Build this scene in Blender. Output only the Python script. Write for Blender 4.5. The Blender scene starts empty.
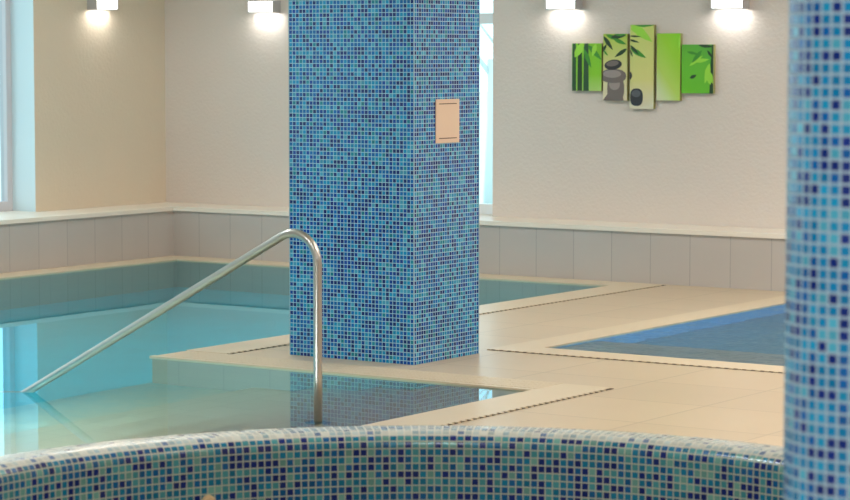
import bpy, bmesh, math, random
from mathutils import Vector, Matrix

S = bpy.context.scene
C = S.collection
PI = math.pi

# ------------------------------------------------------------------ settings
S.view_settings.view_transform = 'Standard'
S.view_settings.look = 'None'
S.view_settings.gamma = 1.0
S.view_settings.exposure = 0.14
S.view_settings.use_curve_mapping = False
try:
    S.cycles.use_denoising = True
    S.cycles.max_bounces = 14
    S.cycles.diffuse_bounces = 5
    S.cycles.glossy_bounces = 5
    S.cycles.transmission_bounces = 10
    S.cycles.transparent_max_bounces = 12
    S.cycles.volume_bounces = 0
    S.cycles.caustics_refractive = True
    S.cycles.caustics_reflective = False
    S.cycles.sample_clamp_indirect = 4.0
    S.cycles.blur_glossy = 0.5
except Exception:
    pass


def lin(c):
    c /= 255.0
    return c / 12.92 if c <= 0.04045 else ((c + 0.055) / 1.055) ** 2.4


def rgb(r, g, b):
    return (lin(r), lin(g), lin(b), 1.0)


# ------------------------------------------------------------------ materials
class NT:
    def __init__(self, name):
        self.m = bpy.data.materials.new(name)
        self.m.use_nodes = True
        self.t = self.m.node_tree
        self.t.nodes.clear()
        self.out = self.t.nodes.new('ShaderNodeOutputMaterial')

    def n(self, kind, **kw):
        nd = self.t.nodes.new('ShaderNode' + kind)
        for k, v in kw.items():
            if k.startswith('i_'):
                key = k[2:]
                key = int(key) if key.isdigit() else key.replace('_', ' ')
                nd.inputs[key].default_value = v
            else:
                setattr(nd, k, v)
        return nd

    def l(self, a, b):
        self.t.links.new(a, b)

    def math(self, op, a, b=None, c=None):
        nd = self.n('Math', operation=op)
        for i, v in enumerate((a, b, c)):
            if v is None:
                continue
            if isinstance(v, (int, float)):
                nd.inputs[i].default_value = v
            else:
                self.l(v, nd.inputs[i])
        return nd.outputs[0]

    def mixc(self, f, a, b):
        nd = self.n('Mix', data_type='RGBA')
        for key, v in ((0, f), (6, a), (7, b)):
            if isinstance(v, (int, float, tuple)):
                nd.inputs[key].default_value = v
            else:
                self.l(v, nd.inputs[key])
        return nd.outputs[2]


def plain(name, col, rough=0.5, metal=0.0, spec=0.5, noise=0.0, nscale=6.0, bump=0.0, bscale=60.0):
    T = NT(name)
    b = T.n('BsdfPrincipled')
    b.inputs['Base Color'].default_value = col
    b.inputs['Roughness'].default_value = rough
    b.inputs['Metallic'].default_value = metal
    b.inputs['Specular IOR Level'].default_value = spec
    geo = T.n('NewGeometry')
    if noise:
        nz = T.n('TexNoise', i_Scale=nscale, i_Detail=4.0)
        T.l(geo.outputs['Position'], nz.inputs['Vector'])
        f = T.math('MULTIPLY_ADD', nz.outputs[0], 2 * noise, 1 - noise)
        mx = T.n('VectorMath', operation='SCALE')
        mx.inputs[0].default_value = col[:3]
        T.l(f, mx.inputs['Scale'])
        T.l(mx.outputs[0], b.inputs['Base Color'])
    if bump:
        nb = T.n('TexNoise', i_Scale=bscale, i_Detail=3.0)
        T.l(geo.outputs['Position'], nb.inputs['Vector'])
        bp = T.n('Bump', i_Strength=bump, i_Distance=0.01)
        T.l(nb.outputs[0], bp.inputs['Height'])
        T.l(bp.outputs[0], b.inputs['Normal'])
    T.l(b.outputs[0], T.out.inputs[0])
    return T.m


def emit(name, col, strength):
    T = NT(name)
    e = T.n('Emission')
    e.inputs[0].default_value = col
    e.inputs[1].default_value = strength
    T.l(e.outputs[0], T.out.inputs[0])
    return T.m


def mosaic(name, palette, grout, gap=0.08, rough=0.12, seed=0.0, spec=0.5, ior=1.5):
    """UV is counted in tiles: one glass tile per unit square."""
    T = NT(name)
    uv = T.n('UVMap', uv_map='UVMap')
    fl = T.n('VectorMath', operation='FLOOR')
    T.l(uv.outputs[0], fl.inputs[0])
    ad = T.n('VectorMath', operation='ADD')
    ad.inputs[1].default_value = (seed + 0.37, seed * 1.7 + 0.21, 0)
    T.l(fl.outputs[0], ad.inputs[0])
    wn = T.n('TexWhiteNoise', noise_dimensions='2D')
    T.l(ad.outputs[0], wn.inputs['Vector'])
    cr = T.n('ValToRGB')
    cr.color_ramp.interpolation = 'CONSTANT'
    el = cr.color_ramp.elements
    pos = 0.0
    for i, (w, col) in enumerate(palette):
        if i < 2:
            e = el[i]
            e.position = pos
        else:
            e = el.new(pos)
        e.color = col
        pos += w
    T.l(wn.outputs['Value'], cr.inputs[0])
    # small brightness wobble per tile
    sc = T.n('SeparateColor')
    T.l(wn.outputs['Color'], sc.inputs[0])
    wob = T.math('MULTIPLY_ADD', sc.outputs[1], 0.35, 0.82)
    vm = T.n('VectorMath', operation='SCALE')
    T.l(cr.outputs[0], vm.inputs[0])
    T.l(wob, vm.inputs['Scale'])
    fr = T.n('VectorMath', operation='FRACTION')
    T.l(uv.outputs[0], fr.inputs[0])
    sx = T.n('SeparateXYZ')
    T.l(fr.outputs[0], sx.inputs[0])

    def edge(o):
        return T.math('SUBTRACT', 0.5, T.math('ABSOLUTE', T.math('SUBTRACT', o, 0.5)))
    d = T.math('MINIMUM', edge(sx.outputs[0]), edge(sx.outputs[1]))
    mask = T.math('GREATER_THAN', d, gap)
    colr = T.mixc(mask, grout, vm.outputs[0])
    b = T.n('BsdfPrincipled')
    b.inputs['Specular IOR Level'].default_value = spec
    b.inputs['IOR'].default_value = ior
    T.l(colr, b.inputs['Base Color'])
    T.l(T.math('MULTIPLY_ADD', mask, rough - 0.6, 0.6), b.inputs['Roughness'])
    # every tile sits at a very slightly different tilt, grout is sunk
    hz = T.math('MULTIPLY', T.math('MINIMUM', d, gap * 1.6), 1.0)
    bp = T.n('Bump', i_Strength=0.35, i_Distance=0.004)
    T.l(hz, bp.inputs['Height'])
    T.l(bp.outputs[0], b.inputs['Normal'])
    T.l(b.outputs[0], T.out.inputs[0])
    return T.m


def tiles(name, col, joint, rough=0.35, jw=0.006, vary=0.05, spec=0.4, noise=0.04):
    """UV counted in tiles."""
    T = NT(name)
    uv = T.n('UVMap', uv_map='UVMap')
    fl = T.n('VectorMath', operation='FLOOR')
    T.l(uv.outputs[0], fl.inputs[0])
    wn = T.n('TexWhiteNoise', noise_dimensions='2D')
    T.l(fl.outputs[0], wn.inputs['Vector'])
    geo = T.n('NewGeometry')
    nz = T.n('TexNoise', i_Scale=3.5, i_Detail=5.0)
    T.l(geo.outputs['Position'], nz.inputs['Vector'])
    f = T.math('ADD', T.math('MULTIPLY_ADD', wn.outputs['Value'], 2 * vary, 1 - vary - noise),
               T.math('MULTIPLY', nz.outputs[0], 2 * noise))
    vm = T.n('VectorMath', operation='SCALE')
    vm.inputs[0].default_value = col[:3]
    T.l(f, vm.inputs['Scale'])
    fr = T.n('VectorMath', operation='FRACTION')
    T.l(uv.outputs[0], fr.inputs[0])
    sx = T.n('SeparateXYZ')
    T.l(fr.outputs[0], sx.inputs[0])

    def edge(o):
        return T.math('SUBTRACT', 0.5, T.math('ABSOLUTE', T.math('SUBTRACT', o, 0.5)))
    d = T.math('MINIMUM', edge(sx.outputs[0]), edge(sx.outputs[1]))
    mask = T.math('GREATER_THAN', d, jw)
    b = T.n('BsdfPrincipled')
    b.inputs['Roughness'].default_value = rough
    b.inputs['Specular IOR Level'].default_value = spec
    T.l(T.mixc(mask, joint, vm.outputs[0]), b.inputs['Base Color'])
    T.l(b.outputs[0], T.out.inputs[0])
    return T.m


def water(name, tint, absorb, density, bump=0.02, scale=3.0, stretch=(1, 1, 1), rough=0.0, trans=(1, 1, 1, 1)):
    T = NT(name)
    geo = T.n('NewGeometry')
    mp = T.n('Mapping')
    mp.inputs['Scale'].default_value = stretch
    T.l(geo.outputs['Position'], mp.inputs['Vector'])
    nz = T.n('TexNoise', i_Scale=scale, i_Detail=2.0)
    T.l(mp.outputs[0], nz.inputs['Vector'])
    bp = T.n('Bump', i_Strength=bump, i_Distance=0.02)
    T.l(nz.outputs[0], bp.inputs['Height'])
    fr = T.n('Fresnel', i_IOR=1.333)
    gl = T.n('BsdfGlossy', i_Roughness=rough)
    gl.inputs['Color'].default_value = tint
    rf = T.n('BsdfRefraction', i_IOR=1.333, i_Roughness=rough)
    rf.inputs['Color'].default_value = trans
    for nd in (fr, gl, rf):
        T.l(bp.outputs[0], nd.inputs['Normal'])
    mx = T.n('MixShader')
    T.l(fr.outputs[0], mx.inputs[0])
    T.l(rf.outputs[0], mx.inputs[1])
    T.l(gl.outputs[0], mx.inputs[2])
    T.l(mx.outputs[0], T.out.inputs['Surface'])
    va = T.n('VolumeAbsorption')
    va.inputs['Color'].default_value = absorb
    va.inputs['Density'].default_value = density
    T.l(va.outputs[0], T.out.inputs['Volume'])
    return T.m


def glasspane(name):
    T = NT(name)
    tr = T.n('BsdfTransparent')
    tr.inputs[0].default_value = (0.84, 0.93, 0.93, 1)
    gl = T.n('BsdfGlossy', i_Roughness=0.0)
    fr = T.n('Fresnel', i_IOR=1.35)
    mx = T.n('MixShader')
    T.l(fr.outputs[0], mx.inputs[0])
    T.l(tr.outputs[0], mx.inputs[1])
    T.l(gl.outputs[0], mx.inputs[2])
    T.l(mx.outputs[0], T.out.inputs[0])
    return T.m


def picture(name, stops, horizontal=0.0):
    """printed colour wash of a canvas: ramp over UV (0..1)"""
    T = NT(name)
    uv = T.n('UVMap', uv_map='UVMap')
    sx = T.n('SeparateXYZ')
    T.l(uv.outputs[0], sx.inputs[0])
    f = T.math('ADD', T.math('MULTIPLY', sx.outputs[1], 1 - horizontal), T.math('MULTIPLY', sx.outputs[0], horizontal))
    cr = T.n('ValToRGB')
    el = cr.color_ramp.elements
    for i, (p, c) in enumerate(stops):
        e = el[i] if i < 2 else el.new(p)
        e.position = p
        e.color = c
    T.l(f, cr.inputs[0])
    b = T.n('BsdfPrincipled')
    b.inputs['Roughness'].default_value = 0.55
    T.l(cr.outputs[0], b.inputs['Base Color'])
    T.l(b.outputs[0], T.out.inputs[0])
    return T.m


M = {}
M['plaster'] = plain('wall_plaster', rgb(213, 202, 193), 0.85, noise=0.03, nscale=2.0, bump=0.35, bscale=45)
M['plaster_left'] = plain('wall_plaster_cream', rgb(213, 198, 176), 0.85, noise=0.03, nscale=2.0, bump=0.35, bscale=45)
M['reveal'] = plain('window_reveal_white', rgb(206, 222, 228), 0.7)
M['ceiling'] = plain('ceiling_white', rgb(238, 234, 226), 0.9)
M['frame'] = plain('window_frame_grey', rgb(200, 196, 200), 0.4)
M['frame_white'] = plain('window_frame_white', rgb(242, 244, 246), 0.35)
M['pane'] = glasspane('window_glass')
M['ledge_top'] = plain('ledge_slab_cream', rgb(232, 222, 208), 0.35, noise=0.03, nscale=4)
M['ledge_tile'] = tiles('ledge_tile_grey', rgb(184, 176, 170), rgb(160, 154, 150), rough=0.4, jw=0.010, vary=0.03)
M['deck'] = tiles('deck_tile_beige', rgb(194, 174, 146), rgb(166, 148, 122), rough=0.32, jw=0.007, vary=0.04)
M['coping'] = plain('coping_cream_stone', rgb(208, 190, 162), 0.35, noise=0.03, nscale=5)
M['slot'] = plain('gutter_dark', rgb(70, 58, 48), 0.8)
M['slat'] = plain('grating_slat_cream', rgb(208, 190, 162), 0.4)
M['basin'] = tiles('basin_tile_stone', rgb(134, 128, 116), rgb(120, 115, 106), rough=0.5, jw=0.015, vary=0.03)
M['basin_deep'] = tiles('basin_tile_turquoise', rgb(4, 172, 192), rgb(20, 170, 188), rough=0.5, jw=0.015, vary=0.04)
M['steps'] = tiles('step_tile_beige', rgb(208, 190, 166), rgb(194, 177, 154), rough=0.5, jw=0.010, vary=0.03)
M['basin_kids'] = tiles('basin_tile_blue', rgb(60, 146, 184), rgb(88, 152, 180), rough=0.5, jw=0.02, vary=0.05)


def blend_tiles(name, ca, cb, xa, xb):
    """small tiles whose mix drifts from colour a (at x = xa) to colour b (at x = xb)"""
    T = NT(name)
    geo = T.n('NewGeometry')
    sn = T.n('VectorMath', operation='SCALE')
    T.l(geo.outputs['Position'], sn.inputs[0])
    sn.inputs['Scale'].default_value = 1 / 0.05
    fl = T.n('VectorMath', operation='FLOOR')
    T.l(sn.outputs[0], fl.inputs[0])
    wn = T.n('TexWhiteNoise', noise_dimensions='2D')
    T.l(fl.outputs[0], wn.inputs['Vector'])
    sx = T.n('SeparateXYZ')
    T.l(geo.outputs['Position'], sx.inputs[0])
    mr = T.n('MapRange')
    mr.inputs['From Min'].default_value = xa
    mr.inputs['From Max'].default_value = xb
    T.l(sx.outputs[0], mr.inputs['Value'])
    mr.interpolation_type = 'SMOOTHSTEP'
    pick = T.math('ADD', mr.outputs[0], T.math('MULTIPLY_ADD', wn.outputs['Value'], 0.12, -0.06))
    b = T.n('BsdfPrincipled')
    b.inputs['Roughness'].default_value = 0.5
    T.l(T.mixc(pick, ca, cb), b.inputs['Base Color'])
    T.l(b.outputs[0], T.out.inputs[0])
    return T.m


M['blend'] = blend_tiles('basin_tile_drift', rgb(208, 192, 166), rgb(4, 172, 192), -7.75, -9.05)
M['kids_step'] = tiles('splash_step_tile_grey', rgb(176, 170, 170), rgb(150, 146, 146), rough=0.5, jw=0.02, vary=0.04)
M['steel'] = plain('brushed_steel', (0.48, 0.46, 0.43, 1), 0.34, metal=1.0)
M['lamp_metal'] = plain('lamp_satin_metal', rgb(186, 184, 184), 0.4, metal=0.3)
M['lamp_glow'] = emit('lamp_diffuser_glow', (1.0, 0.97, 0.92, 1), 6.0)
M['plate'] = plain('beige_plate', rgb(216, 190, 164), 0.45)
M['plate_slot'] = plain('plate_slot_dark', rgb(96, 72, 52), 0.7)
M['nozzle'] = plain('nozzle_cream', rgb(230, 196, 150), 0.35)
M['grout_edge'] = plain('corner_trim', rgb(150, 180, 190), 0.5)

PAL_P = [(0.24, rgb(4, 36, 104)), (0.16, rgb(4, 62, 142)), (0.28, rgb(0, 94, 160)),
         (0.18, rgb(8, 128, 174)), (0.08, rgb(62, 148, 180)), (0.07, rgb(16, 120, 138))]
M['mosaic_pillar'] = mosaic('mosaic_blue_glass', PAL_P, rgb(158, 198, 212), gap=0.075, rough=0.16, seed=3, spec=0.35)
PAL_C = [(0.26, rgb(8, 40, 124)), (0.20, rgb(4, 92, 166)), (0.26, rgb(4, 124, 180)),
         (0.20, rgb(20, 146, 196)), (0.08, rgb(74, 170, 202))]
M['mosaic_column'] = mosaic('mosaic_bright_blue_glass', PAL_C, rgb(150, 178, 198), gap=0.12, rough=0.14, seed=11)
PAL_T = [(0.24, rgb(14, 34, 106)), (0.20, rgb(16, 86, 138)), (0.28, rgb(22, 112, 144)),
         (0.18, rgb(70, 142, 148)), (0.10, rgb(108, 158, 148))]
M['mosaic_tub'] = mosaic('mosaic_teal_glass', PAL_T, rgb(176, 180, 162), gap=0.09, rough=0.22, seed=23, spec=0.5)

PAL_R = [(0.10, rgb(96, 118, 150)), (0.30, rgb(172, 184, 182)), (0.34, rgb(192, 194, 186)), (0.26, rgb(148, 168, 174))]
M['mosaic_rim'] = mosaic('mosaic_rim_painted_glare', PAL_R, rgb(194, 190, 176), gap=0.09, rough=0.2, seed=23, spec=0.8)  # paler tub mosaic: grazing glare on the rim top put into tile colour

M['pool_water'] = water('pool_water', (0.56, 0.88, 1.0, 1), (0.05, 0.90, 0.95, 1), 0.20, bump=0.012, scale=2.2)
M['kids_water'] = water('splash_pool_water', (0.5, 0.8, 1.0, 1), (0.2, 0.7, 0.95, 1), 0.35, bump=0.5, scale=7.0, rough=0.02)
M['tub_water'] = water('tub_water', (0.8, 0.95, 1.0, 1), (0.2, 0.85, 0.95, 1), 0.3, bump=0.08, scale=7.0)


# ------------------------------------------------------------------ mesh helpers
class MB:
    def __init__(self):
        self.bm = bmesh.new()
        self.uv = self.bm.loops.layers.uv.new('UVMap')

    def face(self, pts, mi=0, uvs=None, smooth=False):
        vs = [self.bm.verts.new(p) for p in pts]
        f = self.bm.faces.new(vs)
        f.material_index = mi
        f.smooth = smooth
        if uvs:
            for lp, q in zip(f.loops, uvs):
                lp[self.uv].uv = q
        return f

    def box(self, a, b, mi=0, ts=(1.0, 1.0, 1.0), org=(0, 0, 0)):
        """axis box; UV in tiles: (u,v) from the two in-plane axes, divided by tile size ts, from org"""
        x0, y0, z0 = a
        x1, y1, z1 = b
        P = [(x0, y0, z0), (x1, y0, z0), (x1, y1, z0), (x0, y1, z0), (x0, y0, z1), (x1, y0, z1), (x1, y1, z1), (x0, y1, z1)]
        for idx, ax in (((0, 3, 2, 1), 2), ((4, 5, 6, 7), 2), ((0, 1, 5, 4), 1), ((2, 3, 7, 6), 1), ((1, 2, 6, 5), 0), ((3, 0, 4, 7), 0)):
            pts = [P[i] for i in idx]
            ua, va = {2: (0, 1), 1: (0, 2), 0: (1, 2)}[ax]
            self.face(pts, mi, [((p[ua] - org[ua]) / ts[ua], (p[va] - org[va]) / ts[va]) for p in pts])
        return self

    def rect(self, pts, mi=0, ua=0, va=1, ts=(1, 1, 1), org=(0, 0, 0)):
        self.face(pts, mi, [((p[ua] - org[ua]) / ts[ua], (p[va] - org[va]) / ts[va]) for p in pts])
        return self

    def lathe(self, prof, cx, cy, n, utiles, vlen, mi=0, closed=False, v0=0.0):
        """prof: [(r,z)], revolve round the vertical through (cx,cy). u counts utiles per turn, v = profile length / vlen"""
        L = [v0]
        for i in range(1, len(prof)):
            L.append(L[-1] + math.hypot(prof[i][0] - prof[i - 1][0], prof[i][1] - prof[i - 1][1]) / vlen)
        rings = []
        for k in range(n):
            a = 2 * PI * k / n
            rings.append([self.bm.verts.new((cx + r * math.cos(a), cy + r * math.sin(a), z)) for r, z in prof])
        for k in range(n):
            A, B = rings[k], rings[(k + 1) % n]
            u0, u1 = utiles * k / n, utiles * (k + 1) / n
            for i in range(len(prof) - 1):
                f = self.bm.faces.new((A[i], B[i], B[i + 1], A[i + 1]))
                f.smooth = True
                f.material_index = mi
                for lp, q in zip(f.loops, ((u0, L[i]), (u1, L[i]), (u1, L[i + 1]), (u0, L[i + 1]))):
                    lp[self.uv].uv = q
        return self

    def tube(self, pts, r, seg=16, mi=0, cap=True):
        pts = [Vector(p) for p in pts]
        rings = []
        up = Vector((0, 1, 0))
        for i, p in enumerate(pts):
            if i == 0:
                t = pts[1] - pts[0]
            elif i == len(pts) - 1:
                t = pts[-1] - pts[-2]
            else:
                t = (pts[i + 1] - p).normalized() + (p - pts[i - 1]).normalized()
            t.normalize()
            a = t.cross(up)
            if a.length < 1e-3:
                a = t.cross(Vector((1, 0, 0)))
            a.normalize()
            b = a.cross(t).normalized()
            rr = r[i] if isinstance(r, (list, tuple)) else r
            rings.append([self.bm.verts.new(p + rr * (math.cos(2 * PI * k / seg) * a + math.sin(2 * PI * k / seg) * b)) for k in range(seg)])
        for A, B in zip(rings, rings[1:]):
            for k in range(seg):
                f = self.bm.faces.new((A[k], A[(k + 1) % seg], B[(k + 1) % seg], B[k]))
                f.smooth = True
                f.material_index = mi
        if cap:
            self.bm.faces.new(rings[0]).material_index = mi
            self.bm.faces.new(rings[-1]).material_index = mi
        return self

    def cyl(self, c, r, h, axis='Z', seg=32, mi=0):
        c = Vector(c)
        d = {'X': Vector((1, 0, 0)), 'Y': Vector((0, 1, 0)), 'Z': Vector((0, 0, 1))}[axis]
        return self.tube([c, c + d * h], r, seg, mi)

    def build(self, name, mats, parent=None, bevel=0.0):
        bmesh.ops.recalc_face_normals(self.bm, faces=self.bm.faces)
        if parent is not None:
            p = parent
            off = Vector((0, 0, 0))
            while p is not None:
                off += p.location
                p = p.parent
            bmesh.ops.translate(self.bm, verts=self.bm.verts, vec=-off)
        me = bpy.data.meshes.new(name)
        self.bm.to_mesh(me)
        self.bm.free()
        for m in (mats if isinstance(mats, (list, tuple)) else [mats]):
            me.materials.append(m)
        o = bpy.data.objects.new(name, me)
        C.objects.link(o)
        o.parent = parent
        if bevel:
            bv = o.modifiers.new('bevel', 'BEVEL')
            bv.width = bevel
            bv.segments = 2
            bv.limit_method = 'ANGLE'
        return o


def tag(o, label=None, cat=None, group=None, kind=None):
    for k, v in (('label', label), ('category', cat), ('group', group), ('kind', kind)):
        if v:
            o[k] = v
    return o


def thing(name, loc, label, cat, group=None):
    o = bpy.data.objects.new(name, None)
    o.empty_display_size = 0.1
    C.objects.link(o)
    o.location = loc
    return tag(o, label, cat, group)


def struct(o, label=None):
    return tag(o, label, None, None, 'structure')


# ------------------------------------------------------------------ measurements (metres, deck = 0)
XL, YB, HB = -12.72, 15.234, 0.383          # bench front faces and height
XW, YW = XL - 0.45, YB + 0.45               # wall planes
XR, YN = 3.4, -3.0                          # right and near walls
CEIL = 3.3
PX0, PX1, PY0, PY1 = -12.43, -8.58, 6.85, 14.93   # main pool
BX1, BY1 = -6.213, 10.095                   # its shallow bay
KX0, KX1, KY0, KY1 = -7.077, -1.2, 11.557, 14.84  # splash pool
WZ = -0.006                                 # water level
T = 0.0217                                  # mosaic pitch

# ------------------------------------------------------------------ camera
H = 1.6
rt = Vector((8.27626231e-01, 5.61279500e-01, 3.81037816e-04))
up = Vector((-0.04442119, 0.06482383, 0.99690753))
fw = Vector((-0.55951906, 0.82508375, -0.07858261))
cam = bpy.data.cameras.new('camera')
co = bpy.data.objects.new('camera', cam)
C.objects.link(co)
mw = Matrix((rt, up, -fw)).transposed().to_4x4()
mw.translation = (0, 0, H)
co.matrix_world = mw
cam.sensor_width = 36
cam.lens = 2518.958 * 36 / 850
cam.clip_start = 0.05
cam.clip_end = 300
cam.dof.use_dof = True
cam.dof.focus_distance = 12.4
cam.dof.aperture_fstop = 7.0
S.camera = co

# ------------------------------------------------------------------ room shell


def wall_with_holes(name, axis, plane, thick, u0, u1, z0, z1, holes, mat, reveal):
    """axis 'X': wall at x=plane..plane+thick running along y; 'Y': at y=plane. holes: (a,b,zb,zt)"""
    us = sorted({u0, u1} | {h[0] for h in holes} | {h[1] for h in holes})
    mb = MB()
    for a, b in zip(us, us[1:]):
        zs = [(z0, z1)]
        for h in holes:
            if h[0] <= a and h[1] >= b:
                zs = [(z0, h[2]), (h[3], z1)]
        for c, d in zs:
            if d - c < 1e-4:
                continue
            if axis == 'X':
                mb.box((min(plane, plane + thick), a, c), (max(plane, plane + thick), b, d))
            else:
                mb.box((a, min(plane, plane + thick), c), (b, max(plane, plane + thick), d))
    bmesh.ops.remove_doubles(mb.bm, verts=mb.bm.verts, dist=1e-5)
    # inner faces of the openings take the reveal paint
    o_faces = []
    for f in mb.bm.faces:
        c = f.calc_center_median()
        n = f.normal
        for h in holes:
            uu = c.y if axis == 'X' else c.x
            nu = abs(n.y) if axis == 'X' else abs(n.x)
            if nu > 0.9 and (abs(uu - h[0]) < 1e-3 or abs(uu - h[1]) < 1e-3) and h[2] < c.z < h[3]:
                f.material_index = 1
            if abs(n.z) > 0.9 and h[0] < uu < h[1] and (abs(c.z - h[2]) < 1e-3 or abs(c.z - h[3]) < 1e-3):
                f.material_index = 1
    return struct(mb.build(name, [mat, reveal]))


LW = [(14.15 - 2.6, 14.15, HB, 2.75), (6.6, 10.4, HB, 2.75), (1.6, 5.4, HB, 2.75)]
BWH = [(-11.35, -10.032, HB, 2.75)]
for_left = wall_with_holes('wall_left', 'X', XW, -0.34, YN, YW + 0.34, -0.1, CEIL, LW, M['plaster_left'], M['reveal'])
wall_with_holes('wall_back', 'Y', YW, 0.34, XW, XR, -0.1, CEIL, BWH, M['plaster'], M['reveal'])
struct(MB().box((XR, YN, -0.1), (XR + 0.3, YW + 0.34, CEIL)).build('wall_right', M['plaster']))
struct(MB().box((XW - 0.34, YN - 0.3, -0.1), (XR + 0.3, YN, CEIL)).build('wall_near', M['plaster']))
struct(MB().box((XW - 0.34, YN - 0.3, CEIL), (XR + 0.3, YW + 0.34, CEIL + 0.2)).build('ceiling', M['ceiling']))

# windows: frame + pane as children of the opening's frame


def window(n, axis, plane, a, b, zb, zt, mullions, transoms, mat):
    root = thing('window_%d' % n, ((plane, (a + b) / 2, zb) if axis == 'X' else ((a + b) / 2, plane, zb)), None, None)
    struct(root)
    w, d = 0.055, 0.07

    def bx(mb, u0, u1, z0, z1, t=d):
        if axis == 'X':
            mb.box((plane - t / 2, u0, z0), (plane + t / 2, u1, z1))
        else:
            mb.box((u0, plane - t / 2, z0), (u1, plane + t / 2, z1))
    mb = MB()
    bx(mb, a, a + w, zb, zt)
    bx(mb, b - w, b, zb, zt)
    bx(mb, a + w, b - w, zb, zb + 0.075)
    bx(mb, a + w, b - w, zt - w, zt)
    for m_ in mullions:
        bx(mb, m_ - w / 2, m_ + w / 2, zb + 0.075, zt - w, d * 0.95)
    for t_ in transoms:
        bx(mb, a + w, b - w, t_ - 0.04, t_ + 0.04, d * 0.9)
    struct(mb.build('window_frame', mat, root))
    mb = MB()
    if axis == 'X':
        mb.rect([(plane, a + w, zb + 0.07), (plane, b - w, zb + 0.07), (plane, b - w, zt - w), (plane, a + w, zt - w)])
    else:
        mb.rect([(a + w, plane, zb + 0.07), (b - w, plane, zb + 0.07), (b - w, plane, zt - w), (a + w, plane, zt - w)])
    struct(mb.build('window_pane', M['pane'], root))
    mb = MB()
    if axis == 'X':
        mb.box((plane + d / 2, a + 0.001, zb - 0.02), (XW, b - 0.001, zb + 0.0015))
    else:
        mb.box((a + 0.001, YW, zb - 0.02), (b - 0.001, plane - d / 2, zb + 0.0015))
    struct(mb.build('window_sill', M['ledge_top'], root))


for i, (a, b, zb, zt) in enumerate(LW):
    window(i + 1, 'X', XW - 0.27, a, b, zb, zt, [(a + b) / 2], [], M['frame'])
window(4, 'Y', YW + 0.22, BWH[0][0], BWH[0][1], HB, 2.75, [], [1.845], M['frame_white'])

# ------------------------------------------------------------------ deck (floor) with pool openings
xs = sorted({XW, PX0, PX1, BX1, KX0, KX1, XR})
ys = sorted({YN, PY0, BY1, KY0, KY1, PY1, YW})


def is_pool(x, y):
    return (PX0 < x < PX1 and PY0 < y < PY1) or (PX1 <= x < BX1 and PY0 < y < BY1) or (KX0 < x < KX1 and KY0 < y < KY1)


mb = MB()
DT = (0.616, 0.616, 1.0)
for x0, x1 in zip(xs, xs[1:]):
    for y0, y1 in zip(ys, ys[1:]):
        if is_pool((x0 + x1) / 2, (y0 + y1) / 2):
            continue
        mb.rect([(x0, y0, 0), (x1, y0, 0), (x1, y1, 0), (x0, y1, 0)], ts=DT, org=(BX1 + 0.30, KY0 - 0.25, 0))
bmesh.ops.remove_doubles(mb.bm, verts=mb.bm.verts, dist=1e-5)
struct(mb.build('floor', M['deck']))

# coping stones (a 4 mm proud band round each pool) and slotted gutters
CW, CZ, LIP = 0.252, 0.004, 0.01
cp = MB()


def band(x0, y0, x1, y1):
    cp.box((x0 - LIP, y0 - LIP, -0.05), (x1 + LIP, y1 + LIP, CZ))


band(PX0 - CW, PY0 - CW, PX0, PY1 + CW)                 # left run
band(PX0 + 2 * LIP, PY1, PX1 + CW, PY1 + CW)                      # back run
band(PX1, BY1 + 0.30, PX1 + CW, PY1 - 2 * LIP)                    # right run of the deep part
band(BX1, PY0 - CW, BX1 + CW, BY1 + CW)                 # right run of the bay
band(PX0 + 2 * LIP, PY0 - CW, BX1 - 2 * LIP, PY0)                           # near run
struct(cp.build('trim_1', M['coping'], bevel=0.003))
cp = MB()
band(KX0 - 0.20, KY0 - 0.20, KX0, KY1 + 0.2)
band(KX0 + 2 * LIP, KY0 - 0.20, KX1 - 2 * LIP, KY0)
band(KX0 + 2 * LIP, KY1, KX1 - 2 * LIP, KY1 + 0.2)
band(KX1, KY0 - 0.20, KX1 + 0.2, KY1 + 0.2)
struct(cp.build('trim_2', M['coping'], bevel=0.003))

# slotted gutter lines just outside the coping: dark slot with cream bridges
mb = MB()


def slot(x0, y0, x1, y1, pitch=0.05, w=0.02):
    L = math.hypot(x1 - x0, y1 - y0)
    n = int(L / pitch)
    if abs(x1 - x0) > abs(y1 - y0):
        mb.box((x0, y0 - w / 2, -0.02), (x1, y0 + w / 2, 0.002), 0)
        for k in range(n):
            mb.box((x0 + k * pitch, y0 - w / 2, 0.0), (x0 + k * pitch + pitch * 0.42, y0 + w / 2, 0.005), 1)
    else:
        mb.box((x0 - w / 2, y0, -0.02), (x0 + w / 2, y1, 0.002), 0)
        for k in range(n):
            mb.box((x0 - w / 2, y0 + k * pitch, 0.0), (x0 + w / 2, y0 + k * pitch + pitch * 0.42, 0.005), 1)


slot(BX1 + CW + 0.021, PY0, BX1 + CW + 0.021, BY1 + CW)
slot(PX1 + CW + 0.021, BY1 + 0.3, PX1 + CW + 0.021, PY1 + CW)
slot(KX0 - 0.2, KY0 - 0.221, KX1, KY0 - 0.221)
struct(mb.build('trim_3', [M['slot'], M['slat']]))

# overflow grating along the bay's back edge: gutter with cream slats
mb = MB()
gx0, gx1, gy0, gy1 = PX1 + 0.02, BX1 - LIP, BY1, BY1 + 0.27
mb.box((gx0, gy0 + 0.03, -0.06), (gx1, gy1, 0.001), 0)
mb.box((gx0 - 0.03, gy0 - LIP, -0.05), (gx1, gy0 + 0.03, 0.003), 2)
x = gx0
while x < gx1 - 0.02:
    mb.box((x, gy0 + 0.03, 0.0), (x + 0.021, gy1, 0.005), 1)
    x += 0.026
for k in range(3):
    yy = gy0 + 0.085 + k * 0.062
    mb.box((gx0, yy, 0.0), (gx1, yy + 0.012, 0.0056), 1)
struct(mb.build('trim_4', [M['slot'], M['slat'], M['coping']]))

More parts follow.
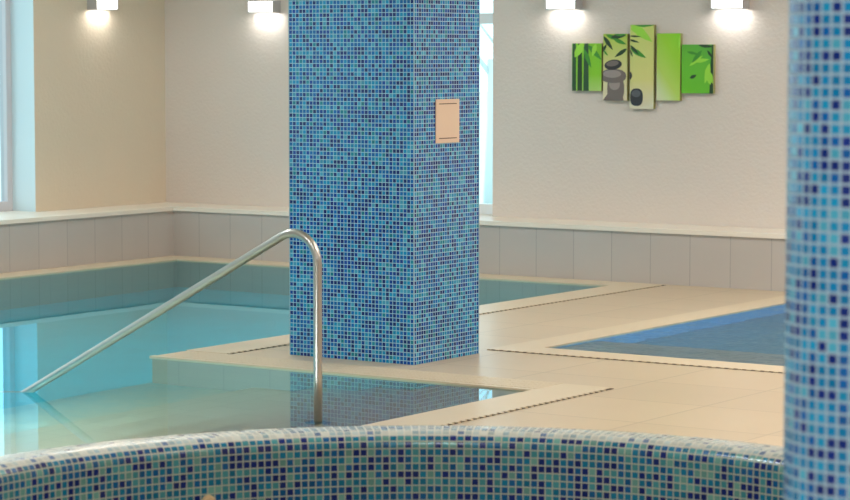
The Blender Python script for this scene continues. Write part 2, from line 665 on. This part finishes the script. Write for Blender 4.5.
# ------------------------------------------------------------------ pool basins
ZD, ZB = -1.95, -0.93
BT = (0.3, 0.3, 0.3)
mb = MB()
XS = -8.60      # where the shallow bay ends


def wallx(x, y0, y1, z0, z1, mi=0):
    mb.rect([(x, y0, z0), (x, y1, z0), (x, y1, z1), (x, y0, z1)], mi, 1, 2, BT)


def wally(y, x0, x1, z0, z1, mi=0):
    mb.rect([(x0, y, z0), (x1, y, z0), (x1, y, z1), (x0, y, z1)], mi, 0, 2, BT)


def flat(x0, x1, y0, y1, z, mi):
    mb.rect([(x0, y0, z), (x1, y0, z), (x1, y1, z), (x0, y1, z)], mi, 0, 1, BT)


wallx(PX0, PY0, PY1, ZD, -0.03)
wally(PY1, PX0, PX1, ZD, -0.03)
wallx(PX1, BY1, PY1, ZD, -0.03)
wally(BY1, PX1, BX1, ZD, -0.03)
wally(PY0, PX0, BX1, ZD, -0.03)
flat(PX0, PX1, PY0, PY1, ZD, 1)
# slope from bay down to the deep floor
mb.rect([(XS, PY0, ZB), (XS, BY1, ZB), (XS - 0.5, BY1, ZD), (XS - 0.5, PY0, ZD)], 3, 0, 1, BT)
mb.rect([(XS, BY1, ZB), (PX1, BY1, ZB), (PX1, BY1, ZD), (XS - 0.5, BY1, ZD)], 0, 0, 2, BT)
flat(XS, -7.9, PY0, BY1, ZB, 3)
# steps climbing towards the right end
sx = [BX1, -6.75, -7.13, -7.51, -7.9]
sz = [-0.034, -0.315, -0.52, -0.725]
wallx(BX1, PY0, BY1, sz[0], -0.03, 2)
for k in range(4):
    flat(sx[k + 1], sx[k], PY0, BY1, sz[k], 2)
    wallx(sx[k + 1], PY0, BY1, sz[k + 1] if k < 3 else ZB, sz[k], 2)
struct(mb.build('pool_basin', [M['basin'], M['basin_deep'], M['steps'], M['blend']]))

mb = MB()
KD = -0.5
wallx(KX0, KY0, KY1, KD, -0.03)
wallx(KX1, KY0, KY1, KD, -0.03)
wally(KY0, KX0, KX1, KD, -0.03)
wally(KY1, KX0, KX1, KD, -0.03)
flat(KX0, KX1, KY0, KY1, KD, 0)
mb.box((KX0 + 0.001, KY0 + 0.001, KD), (KX1 - 0.001, KY0 + 0.62, -0.13), 1, BT)
struct(mb.build('splash_pool_basin', [M['basin_kids'], M['kids_step']]))


def water_body(name, rects, zb, zt, mat, e=0.004):
    """closed prism over a union of grid rectangles"""
    X = sorted({r[0] for r in rects} | {r[1] for r in rects})
    Y = sorted({r[2] for r in rects} | {r[3] for r in rects})

    def ins(i, j):
        if not (0 <= i < len(X) - 1 and 0 <= j < len(Y) - 1):
            return False
        cx, cy = (X[i] + X[i + 1]) / 2, (Y[j] + Y[j + 1]) / 2
        return any(r[0] < cx < r[1] and r[2] < cy < r[3] for r in rects)
    m_ = MB()
    for i in range(len(X) - 1):
        for j in range(len(Y) - 1):
            if not ins(i, j):
                continue
            a, b, c, d = X[i], X[i + 1], Y[j], Y[j + 1]
            m_.face([(a, c, zt), (b, c, zt), (b, d, zt), (a, d, zt)])
            m_.face([(a, c, zb), (b, c, zb), (b, d, zb), (a, d, zb)])
            for di, dj, p, q in ((-1, 0, (a, c), (a, d)), (1, 0, (b, c), (b, d)), (0, -1, (a, c), (b, c)), (0, 1, (a, d), (b, d))):
                if not ins(i + di, j + dj):
                    m_.face([(*p, zb), (*q, zb), (*q, zt), (*p, zt)])
    bmesh.ops.remove_doubles(m_.bm, verts=m_.bm.verts, dist=1e-5)
    return m_.build(name, mat)


e = 0.004
o = water_body('pool_water', [(PX0 - e, PX1 + e, PY0 - e, PY1 + e), (PX1 + e, BX1 + e, PY0 - e, BY1 + e)], ZD - 0.01, WZ, M['pool_water'])
tag(o, 'calm turquoise water filling the large pool with the handrail', 'water', None, 'stuff')
o = water_body('splash_pool_water', [(KX0 - e, KX1 + e, KY0 - e, KY1 + e)], KD - 0.01, -0.002, M['kids_water'])
tag(o, 'rippled grey-blue water in the small pool right of the pillar', 'water', None, 'stuff')

# ------------------------------------------------------------------ tiled ledge along both walls
lg = thing('tiled_ledge', (XL, YB, 0), 'low grey tiled ledge with cream top running along both walls', 'ledge')
mb = MB()
JT = (0.3085, 0.3085, 10.0)
mb.box((XW + .001, YN + .01, 0), (XL, YW - .001, HB - 0.03), 0, JT, (-12.151, 14.622, -5))
mb.box((XL, YB, 0), (XR - .01, YW - .001, HB - 0.03), 0, JT, (-12.151, 14.622, -5))
mb.build('front_panel', M['ledge_tile'], lg)
mb = MB()
zt0, zt1 = HB - 0.03, HB + 0.001
ov = 0.014
outline = [(XW + .001, YN + .01), (XL + ov, YN + .01), (XL + ov, YB - ov), (XR - .01, YB - ov), (XR - .01, YW - .001), (XW + .001, YW - .001)]
top = [mb.bm.verts.new((x, y, zt1)) for x, y in outline]
bot = [mb.bm.verts.new((x, y, zt0)) for x, y in outline]
mb.bm.faces.new(top)
mb.bm.faces.new(bot)
for k in range(6):
    mb.bm.faces.new((bot[k], bot[(k + 1) % 6], top[(k + 1) % 6], top[k]))
mb.build('top_slab', M['ledge_top'], lg)

# ------------------------------------------------------------------ square mosaic pillar
QX0, QX1, QY0, QY1 = -8.025, -7.231, 10.563, 11.170
pl = thing('mosaic_pillar', ((QX0 + QX1) / 2, (QY0 + QY1) / 2, 0), 'square pillar clad in small blue glass mosaic tiles on the deck', 'pillar')
mb = MB()
NXT, NYT = 36, 28


def side(p0, p1, u0, nu):
    v1 = CEIL / T
    mb.face([(*p0, 0), (*p1, 0), (*p1, CEIL), (*p0, CEIL)], 0, [(u0, 0.15), (u0 + nu, 0.15), (u0 + nu, v1 + 0.15), (u0, v1 + 0.15)])


side((QX0, QY0), (QX1, QY0), 0, NXT)
side((QX1, QY0), (QX1, QY1), NXT, NYT)
side((QX1, QY1), (QX0, QY1), NXT + NYT, NXT)
side((QX0, QY1), (QX0, QY0), 2 * NXT + NYT, NYT)
bmesh.ops.remove_doubles(mb.bm, verts=mb.bm.verts, dist=1e-5)
mb.build('shaft', M['mosaic_pillar'], pl)
mb = MB()
for (x, y) in ((QX1, QY0), (QX0, QY0), (QX1, QY1), (QX0, QY1)):
    mb.box((x - 0.0022, y - 0.0022, 0), (x + 0.0022, y + 0.0022, CEIL))
mb.build('corner_trim', M['grout_edge'], pl)

# access plate on its right side
pz0, pz1, py0, py1 = 1.1285, 1.3545, 10.756, 10.973
ap = thing('cover_plate', (QX1, (py0 + py1) / 2, pz0), 'beige rectangular cover plate fixed on the right face of the square mosaic pillar', 'cover plate')
MB().box((QX1 + 0.0005, py0, pz0), (QX1 + 0.006, py1, pz1)).build('plate', M['plate'], ap, bevel=0.002)
for z in (pz0 + 0.024, pz1 - 0.024):
    MB().box((QX1 + 0.0055, py0 + 0.026, z - 0.0025), (QX1 + 0.0068, py1 - 0.026, z + 0.0025)).build('slot', M['plate_slot'], ap)

# ------------------------------------------------------------------ round mosaic column in front, right
KR = 0.166


def col_center(D, r):
    a = (786.5 - 425) / 2518.958
    off = math.asin(r / (D * math.sqrt(1 + a * a)))
    la = math.tan(math.atan(a) + off)
    return (rt.x * la * D + (-0.5613) * D, rt.y * la * D + 0.8276 * D)


cx, cy = col_center(4.55, KR)
rc = thing('round_column', (cx, cy, 0), 'round column with bright blue mosaic tiles close in front at right', 'pillar')
mb = MB()
mb.lathe([(KR, 0.0), (KR, CEIL)], cx, cy, 96, 48, T * 0.985)
mb.build('shaft', M['mosaic_column'], rc)

# ------------------------------------------------------------------ hot tub
TX, TY, TO, TI, TZ = -3.459, 5.093, 1.567, 1.385, 0.454
TUB = (TX, TY)
tb = thing('hot_tub', (TX, TY, 0), 'round hot tub with blue and teal mosaic wall and rounded rim', 'hot tub')
prof = []
rf_ = 0.05
prof.append((TI, -0.28))
prof.append((TI, TZ - rf_))
for k in range(1, 9):
    a = PI * k / 16
    prof.append((TI + rf_ - rf_ * math.cos(a), TZ - rf_ + rf_ * math.sin(a)))
for k in range(0, 9):
    a = PI * k / 16
    prof.append((TO - rf_ + rf_ * math.sin(a), TZ - rf_ + rf_ * math.cos(a)))
prof.append((TO, 0.0))
ut = round(2 * PI * TI / 0.0225)
mb = MB()
mb.lathe(prof, TX, TY, 192, ut, 0.0225, v0=-(TZ - rf_ + 0.28) / 0.0225)
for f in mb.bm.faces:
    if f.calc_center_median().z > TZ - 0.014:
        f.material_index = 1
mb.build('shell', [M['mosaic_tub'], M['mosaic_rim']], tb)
mb = MB()
vs = [mb.bm.verts.new((TX + (TI + 0.001) * math.cos(2 * PI * k / 96), TY + (TI + 0.001) * math.sin(2 * PI * k / 96), -0.28)) for k in range(96)]
mb.bm.faces.new(vs)
mb.build('tub_floor', M['basin'], tb)


def ray(u, v):
    return (fw * 2518.958 + rt * (u - 425) - up * (v - 250)).normalized()


def hit_tub(u, v):
    d = ray(u, v)
    ox, oy = -TX, -TY
    a = d.x ** 2 + d.y ** 2
    b = 2 * (ox * d.x + oy * d.y)
    c_ = ox ** 2 + oy ** 2 - TI ** 2
    t = (-b + math.sqrt(b * b - 4 * a * c_)) / (2 * a)
    return Vector((0, 0, H)) + d * t


hp = hit_tub(208, 502)
dr = Vector((TX - hp.x, TY - hp.y, 0)).normalized()
mb = MB()
mb.tube([hp - dr * 0.004, hp + dr * 0.006, hp + dr * 0.012], [0.022, 0.022, 0.017], 24)
nz_ = mb.build('jet_nozzle', M['nozzle'], tb)
nz_['label'] = 'round cream jet nozzle'
mb = MB()
n = 96
zt_, zb_ = 0.12, -0.285
top = [mb.bm.verts.new((TX + (TI + .003) * math.cos(2 * PI * k / n), TY + (TI + .003) * math.sin(2 * PI * k / n), zt_)) for k in range(n)]
bot = [mb.bm.verts.new((v.co.x, v.co.y, zb_)) for v in top]
mb.bm.faces.new(top)
mb.bm.faces.new(bot)
for k in range(n):
    mb.bm.faces.new((bot[k], bot[(k + 1) % n], top[(k + 1) % n], top[k]))
o = mb.build('tub_water', M['tub_water'])
tag(o, 'clear water inside the round mosaic hot tub', 'water', None, 'stuff')

# ------------------------------------------------------------------ handrail
RY = 8.737
PXR = -6.487
hr = thing('handrail', (PXR, RY, sz[0]), 'bent stainless steel handrail sloping from the deck side into the pool', 'handrail')


def on_plane(u, v, ax, val):
    d = ray(u, v)
    o_ = Vector((0, 0, H))
    return o_ + d * ((val - o_[ax]) / d[ax])


PXR = -6.487
A_, B_ = on_plane(240, 262, 1, RY), on_plane(24, 394, 1, RY)
sl = (B_ - A_).normalized()
corner = A_ + sl * ((PXR - A_.x) / sl.x)          # where slope and post would meet
R_ = 0.13
phi = PI / 2 + math.atan2(-sl.z, -sl.x)            # total turn of the bend
tl = R_ * math.tan(phi / 2)
p0 = Vector((PXR, RY, corner.z - tl))
pts = [(PXR, RY, sz[0]), (PXR, RY, 0.2), (PXR, RY, 0.4), tuple(p0 - Vector((0, 0, 0.03)))]
for k in range(0, 19):
    a = phi * k / 18
    pts.append((p0.x - R_ + R_ * math.cos(a), RY, p0.z + R_ * math.sin(a)))
last = Vector(pts[-1])
Ln = (B_ - last).length
for k in range(1, 7):
    pts.append(tuple(last + sl * Ln * k / 6))
p2 = B_ + sl * 0.22
pts.append(tuple(p2))
pts += [(p2.x - 0.05, RY, p2.z - 0.04), (p2.x - 0.07, RY, p2.z - 0.09), (p2.x - 0.075, RY, p2.z - 0.16), (p2.x - 0.075, RY, ZB)]
mb = MB()
mb.tube(pts, 0.019, 20)
mb.build('rail', M['steel'], hr)
mb = MB()
mb.tube([(PXR, RY, sz[0]), (PXR, RY, sz[0] + 0.014)], 0.058, 28)
for a in (35, 125, 215, 305):
    c_ = (PXR + 0.043 * math.cos(math.radians(a)), RY + 0.043 * math.sin(math.radians(a)), sz[0] + 0.014)
    mb.cyl(c_, 0.010, 0.014, 'Z', 10)
mb.build('foot_flange', M['steel'], hr)

# ------------------------------------------------------------------ wall lamps


def sconce(loc, axis, label):
    """loc = middle of the back at the bottom edge. box with metal side plates, glowing front and open ends"""
    w, d, h, t = 0.25, 0.10, 0.095, 0.006
    root = thing('wall_lamp', loc, label, 'wall lamp', 'wall lamps high on the pool hall walls')

    def P(u, v, z):        # u along wall, v out of wall
        if axis == 'Y':
            return (loc[0] + u, loc[1] - v, loc[2] + z)
        return (loc[0] + v, loc[1] + u, loc[2] + z)

    def bx(mb, u0, u1, v0, v1, z0, z1):
        a, b = P(u0, v0, z0), P(u1, v1, z1)
        mb.box(tuple(min(p, q) for p, q in zip(a, b)), tuple(max(p, q) for p, q in zip(a, b)))
    mb = MB()
    bx(mb, -w / 2, w / 2, 0.001, 0.012, 0, h)               # back plate
    bx(mb, -w / 2, -w / 2 + t, 0.012, d, 0, h)
    bx(mb, w / 2 - t, w / 2, 0.012, d, 0, h)
    bx(mb, -w / 2 + t, w / 2 - t, d - 0.008, d, 0, 0.008)    # front rim, bottom and top
    bx(mb, -w / 2 + t, w / 2 - t, d - 0.008, d, h - 0.008, h)
    mb.build('housing', M['lamp_metal'], root)
    mb = MB()
    bx(mb, -w / 2 + t + .001, w / 2 - t - .001, 0.03, d - 0.009, 0.010, h - 0.010)
    mb.build('diffuser', M['lamp_glow'], root)
    L = bpy.data.lights.new('lamp_light', 'AREA')
    L.shape = 'RECTANGLE'
    L.size, L.size_y = w * 0.85, 0.06
    L.energy = 0.85
    L.color = (1.0, 0.97, 0.93)
    lo = bpy.data.objects.new('lamp_light', L)
    C.objects.link(lo)
    lo.parent = root
    off = Vector(P(0, 0.06, 0.004)) - Vector(loc)
    lo.location = off
    lo.rotation_euler = (0, 0, 0 if axis == 'Y' else PI / 2)


sconce((-12.12, YW, 1.900), 'Y', 'wall lamp on the back wall just left of the mosaic pillar')
sconce((-9.395, YW, 1.900), 'Y', 'wall lamp on the back wall, above left of the green pictures')
sconce((-8.06, YW, 1.892), 'Y', 'wall lamp on the back wall, above right of the green pictures')
sconce((XW, 14.88, 1.920), 'X', 'wall lamp on the left wall beside the bright window')

# ------------------------------------------------------------------ five-part canvas print
LEAF = plain('print_leaf_green', rgb(58, 138, 34), 0.55)
LEAF2 = plain('print_leaf_bright', rgb(150, 212, 60), 0.55)
LEAFD = plain('print_leaf_dark', rgb(24, 62, 26), 0.55)
STALK = plain('print_bamboo_dark', rgb(34, 78, 40), 0.55)
STONE = plain('print_stone_grey', rgb(112, 102, 98), 0.55)
STONE2 = plain('print_stone_light', rgb(152, 140, 134), 0.55)
STONED = plain('print_stone_black', rgb(40, 42, 46), 0.55)
STONED2 = plain('print_stone_black_sheen', rgb(84, 88, 94), 0.55)
EDGE = plain('canvas_edge', rgb(146, 146, 92), 0.7)
PM = [None, EDGE, LEAF, LEAF2, LEAFD, STALK, STONE, STONE2, STONED, STONED2]


def leaf(x, y, L, ang, w=0.14):
    """pointed leaf polygon"""
    out = []
    ca, sa = math.cos(ang), math.sin(ang)
    for t, s in ((0, 0), (.2, .7), (.45, 1), (.75, .6), (1, 0), (.75, -.6), (.45, -1), (.2, -.7)):
        px, py = t * L, s * L * w
        out.append((x + px * ca - py * sa, y + px * sa + py * ca))
    return out


def ell(x, y, a, b, n=22, rot=0.0, y_min=None, sq=1.0):
    o_ = []
    for k in range(n):
        t = 2 * PI * k / n
        c, s = math.cos(t), math.sin(t)
        c = math.copysign(abs(c) ** sq, c)
        s = math.copysign(abs(s) ** sq, s)
        o_.append((x + a * c * math.cos(rot) - b * s * math.sin(rot), y + a * c * math.sin(rot) + b * s * math.cos(rot)))
    return o_


def clip_poly(poly, w, h):
    def cl(p, ins, inter):
        out = []
        for i in range(len(p)):
            a, b = p[i - 1], p[i]
            if ins(b):
                if not ins(a):
                    out.append(inter(a, b))
                out.append(b)
            elif ins(a):
                out.append(inter(a, b))
        return out

    def ix(c):
        return lambda a, b: (c, a[1] + (b[1] - a[1]) * (c - a[0]) / (b[0] - a[0]))

    def iy(c):
        return lambda a, b: (a[0] + (b[0] - a[0]) * (c - a[1]) / (b[1] - a[1]), c)
    for ins, it in ((lambda q: q[0] >= 0, ix(0)), (lambda q: q[0] <= w, ix(w)), (lambda q: q[1] >= 0, iy(0)), (lambda q: q[1] <= h, iy(h))):
        poly = cl(poly, ins, it) if poly else poly
    return poly


def canvas(x0, x1, z0, z1, wash, shapes, label):
    x0, x1 = x0 + 0.012, x1 + 0.012
    w, h = x1 - x0, z1 - z0
    yb, yf = YW + 0.001, YW - 0.031
    mb = MB()
    mb.box((x0, yf, z0), (x1, yb, z1), 1)
    mb.face([(x0, yf - 0.0005, z0), (x1, yf - 0.0005, z0), (x1, yf - 0.0005, z1), (x0, yf - 0.0005, z1)], 0, [(0, 0), (1, 0), (1, 1), (0, 1)])
    for i, (mi, poly) in enumerate(shapes):
        poly = clip_poly([(px, py) for px, py in poly], w, h)
        if not poly or len(poly) < 3:
            continue
        yy = yf - 0.0009 - 0.00012 * i
        mb.face([(x0 + a, yy, z0 + b) for a, b in poly], mi)
    bmesh.ops.triangulate(mb.bm, faces=[f for f in mb.bm.faces if len(f.verts) > 4])
    o_ = mb.build('canvas_print', [wash] + PM[1:])
    # picture faces must look into the room
    for p in o_.data.polygons:
        pass
    o_.data.update()
    tag(o_, label, 'wall picture', 'five-part green bamboo and stone picture')
    return o_


random.seed(5)
w1 = picture('print_wash_bamboo', [(0.0, rgb(170, 205, 110)), (0.35, rgb(130, 196, 30)), (1.0, rgb(120, 186, 24))])
W, Hh = 0.244, 0.340
sh = []
for (a, b, c) in ((0.0, 0.035, 5), (0.045, 0.085, 4), (0.095, 0.140, 5)):
    sh.append((c, [(a, 0), (b, 0), (b - .004, Hh), (a + 0.004, Hh)]))
for a in (0.040, 0.090):
    sh.append((3, [(a, 0), (a + .005, 0), (a + .003, Hh), (a, Hh)]))
sh += [(3, leaf(0.02, 0.24, 0.15, 0.95, 0.2)), (2, leaf(0.13, 0.33, 0.16, -0.75, 0.13)), (2, leaf(0.10, 0.30, 0.15, -1.15, 0.12)), (3, leaf(0.2, 0.34, 0.1, -1.9, 0.2))]
canvas(-9.347, -9.103, 1.318, 1.658, w1, sh, 'leftmost of the five wall pictures, dark bamboo stalks on green')

w2 = picture('print_wash_stones', [(0.0, rgb(222, 208, 178)), (0.5, rgb(212, 208, 140)), (1.0, rgb(170, 196, 60))])
sh = []
for (x_, y_, L_, an, c) in ((0.0, 0.46, 0.13, -0.9, 4), (0.02, 0.47, 0.12, -0.35, 2), (0.06, 0.45, 0.13, 0.1, 4), (0.08, 0.44, 0.12, -0.35, 2), (0.196, 0.37, 0.12, -2.6, 4), (0.0, 0.36, 0.06, -0.8, 2), (0.09, 0.47, 0.11, 0.05, 2), (0.03, 0.40, 0.09, -2.2, 4)):
    sh.append((c, leaf(x_, y_, L_, an, 0.13)))
sh += [(6, ell(0.105, 0.085, 0.070, 0.088, sq=0.8)), (6, [(0.0, 0), (0.17, 0), (0.16, 0.05), (0.04, 0.05)]), (7, ell(0.095, 0.115, 0.045, 0.04)),
       (6, ell(0.085, 0.175, 0.105, 0.050, sq=0.85)), (7, ell(0.075, 0.190, 0.075, 0.028)),
       (8, ell(0.083, 0.255, 0.072, 0.036, rot=0.12)), (6, ell(0.078, 0.264, 0.052, 0.020, rot=0.12))]
canvas(-9.089, -8.893, 1.251, 1.725, w2, sh, 'second wall picture from the left, three stacked grey stones')

w3 = picture('print_wash_pale', [(0.0, rgb(216, 208, 184)), (0.35, rgb(212, 208, 130)), (1.0, rgb(198, 206, 110))])
sh = [(3, leaf(0.0, 0.60, 0.22, -0.62, 0.15)), (2, leaf(0.03, 0.595, 0.17, -0.02, 0.10)), (3, leaf(0.0, 0.57, 0.14, -0.35, 0.14)), (4, leaf(-0.01, 0.515, 0.10, -0.05, 0.07)),
      (4, leaf(-0.01, 0.49, 0.09, -0.25, 0.09)), (2, leaf(0.0, 0.43, 0.15, -0.5, 0.13)), (4, leaf(0.0, 0.45, 0.10, -0.75, 0.12)), (4, leaf(0.0, 0.42, 0.06, -1.2, 0.12)),
      (8, ell(0.0, 0.235, 0.018, 0.028)), (8, ell(0.055, 0.082, 0.052, 0.062, sq=0.75)), (9, ell(0.052, 0.108, 0.036, 0.026))]
canvas(-8.869, -8.678, 1.195, 1.788, w3, sh, 'tallest wall picture in the middle of five, one black stone')

w4 = picture('print_wash_green', [(0.0, rgb(214, 220, 190)), (0.35, rgb(178, 206, 90)), (0.7, rgb(150, 204, 40)), (1.0, rgb(130, 204, 20))], 0.35)
canvas(-8.653, -8.466, 1.256, 1.727, w4, [(3, leaf(0.175, 0.36, 0.12, 1.45, 0.08))], 'fourth wall picture from the left, plain green fading pale')

w5 = picture('print_wash_leafy', [(0.0, rgb(100, 186, 24)), (0.6, rgb(96, 180, 40)), (1.0, rgb(70, 150, 50))], 0.3)
sh = [(3, leaf(0.06, 0.19, 0.13, 0.6, 0.10)), (3, leaf(0.10, 0.22, 0.12, 0.15, 0.12)), (2, leaf(0.04, 0.29, 0.10, -0.2, 0.10)), (4, leaf(0.13, 0.335, 0.12, -0.1, 0.10)), (4, leaf(0.20, 0.30, 0.07, -0.9, 0.14)),
      (3, leaf(0.235, 0.22, 0.16, -1.9, 0.17)), (2, leaf(0.24, 0.26, 0.12, -1.6, 0.13)), (4, leaf(0.065, 0.105, 0.06, 0.4, 0.22)), (4, [(0.22, 0.0), (0.249, 0.0), (0.249, 0.34), (0.238, 0.34), (0.232, 0.12)]),
      (3, leaf(0.21, 0.16, 0.10, -1.2, 0.2)), (2, leaf(0.16, 0.30, 0.12, -2.3, 0.14)), (3, leaf(0.23, 0.06, 0.08, 1.9, 0.2))]
canvas(-8.455, -8.206, 1.309, 1.649, w5, sh, 'rightmost of the five wall pictures, green leaves')

# ------------------------------------------------------------------ outside: pale ground and a bare tree
struct(MB().box((-90, -60, -0.7), (XW - 0.36, 110, -0.5)).box((XW - 0.36, YW + 0.36, -0.7), (60, 110, -0.5)).build('ground', plain('frosty_ground', rgb(214, 226, 222), 0.9, noise=0.12, nscale=0.4)))
random.seed(11)
dt = ray(486, 60)
tp = Vector((0, 0, H)) + dt * (34 / math.hypot(dt.x, dt.y))
tr = thing('bare_tree', (tp.x, tp.y, -0.5), 'bare leafless tree outside the window behind the mosaic pillar', 'tree')
BARK = plain('pale_bark', rgb(206, 214, 214), 0.9)
mb = MB()


def branch(p, d, L, r, depth):
    q = p + d * L
    mid = p + d * L * 0.5 + Vector((random.uniform(-.06, .06), random.uniform(-.06, .06), 0.02)) * L
    mb.tube([p, mid, q], [r, r * 0.85, r * 0.65], 7)
    if depth == 0:
        return
    for k in range(3):
        nd = (d + Vector((random.uniform(-.8, .8), random.uniform(-.8, .8), random.uniform(-.05, .5)))).normalized()
        branch(p + d * L * random.uniform(0.6, 1.0), nd, L * random.uniform(0.6, 0.8), r * 0.55, depth - 1)


MB_t = mb
b0 = Vector((tp.x + 0.15, tp.y, -0.5))
mb.tube([b0, b0 + Vector((0.03, 0, 1.2)), b0 + Vector((0, 0, 2.0))], [0.16, 0.13, 0.11], 10)
mb.build('trunk', BARK, tr)
mb = MB()
for k in range(3):
    nd = Vector((random.uniform(-.7, .7), random.uniform(-.7, .7), 0.9)).normalized()
    branch(b0 + Vector((0, 0, 1.3 + 0.2 * k)), nd, 1.3, 0.035, 3)
mb.build('branches', BARK, tr)

# ------------------------------------------------------------------ light
W_ = bpy.data.worlds.new('sky')
S.world = W_
W_.use_nodes = True
nt = W_.node_tree
nt.nodes.clear()
bg = nt.nodes.new('ShaderNodeBackground')
bg.inputs[0].default_value = (0.72, 0.92, 1.0, 1)
bg.inputs[1].default_value = 2.2
ow = nt.nodes.new('ShaderNodeOutputWorld')
nt.links.new(bg.outputs[0], ow.inputs[0])


def portal(loc, rot, sx_, sy_):
    L = bpy.data.lights.new('window_portal', 'AREA')
    L.shape = 'RECTANGLE'
    L.size, L.size_y = sx_, sy_
    L.cycles.is_portal = True
    o_ = bpy.data.objects.new('window_portal', L)
    C.objects.link(o_)
    o_.location = loc
    o_.rotation_euler = rot


for a, b, zb, zt in LW:
    portal((XW - 0.33, (a + b) / 2, (zb + zt) / 2), (0, -PI / 2, 0), zt - zb, b - a)
a, b, zb, zt = BWH[0]
portal(((a + b) / 2, YW + 0.33, (zb + zt) / 2), (-PI / 2, 0, 0), b - a, zt - zb)


def area(name, loc, rot, sx_, sy_, energy, col):
    L = bpy.data.lights.new(name, 'AREA')
    L.shape = 'RECTANGLE'
    L.size, L.size_y = sx_, sy_
    L.energy = energy
    L.color = col
    o_ = bpy.data.objects.new(name, L)
    C.objects.link(o_)
    o_.location = loc
    o_.rotation_euler = rot
    return o_


# unseen area lights added under the ceiling to brighten hall and column
WARM, COOL = (1.0, 0.91, 0.82), (0.90, 0.97, 1.0)
for (x, y, e_, c_) in ((-11.0, 12.8, 60, WARM), (-9.6, 8.4, 60, COOL), (-5.2, 13.2, 110, WARM), (-3.4, 9.4, 95, WARM), (-1.0, 12.6, 95, WARM),
                       (-6.4, 4.6, 90, COOL), (-0.2, 6.2, 60, COOL), (-1.2, 1.2, 125, COOL)):
    area('ceiling_fill_light', (x, y, CEIL - 0.02), (0, 0, 0), 1.2, 0.6, e_, c_)
# unseen fill lights added underwater along the basin walls to brighten the pools
PI2 = PI / 2
for (x, y, z, rot, e_) in ((-11.6, PY0 + 0.03, -0.7, (PI2, 0, 0), 160), (-9.6, PY0 + 0.03, -0.7, (PI2, 0, 0), 300), (-8.3, PY0 + 0.08, -0.3, (PI2 - 0.95, 0, 0), 2000), (-7.5, PY0 + 0.08, -0.2, (PI2 - 0.95, 0, 0), 1600), (-6.6, PY0 + 0.03, -0.06, (PI2, 0, 0), 500),
                           (PX1 - 0.03, 11.0, -0.6, (0, PI2, 0), 330), (PX1 - 0.03, 12.4, -0.6, (0, PI2, 0), 330), (PX1 - 0.03, 13.8, -0.6, (0, PI2, 0), 330),
                           (PX0 + 0.03, 7.0, -0.6, (0, -PI2, 0), 200), (PX0 + 0.03, 9.5, -0.6, (0, -PI2, 0), 260), (PX0 + 0.03, 12.0, -0.6, (0, -PI2, 0), 260),
                           (KX1 - 0.06, 12.6, -0.2, (0, PI2 - 0.35, 0), 3500), (KX1 - 0.06, 13.9, -0.2, (0, PI2 - 0.35, 0), 3500)):
    area('pool_fill_light', (x, y, z), rot, 0.3, 0.3, e_ * 0.05, (0.85, 0.98, 1.0))
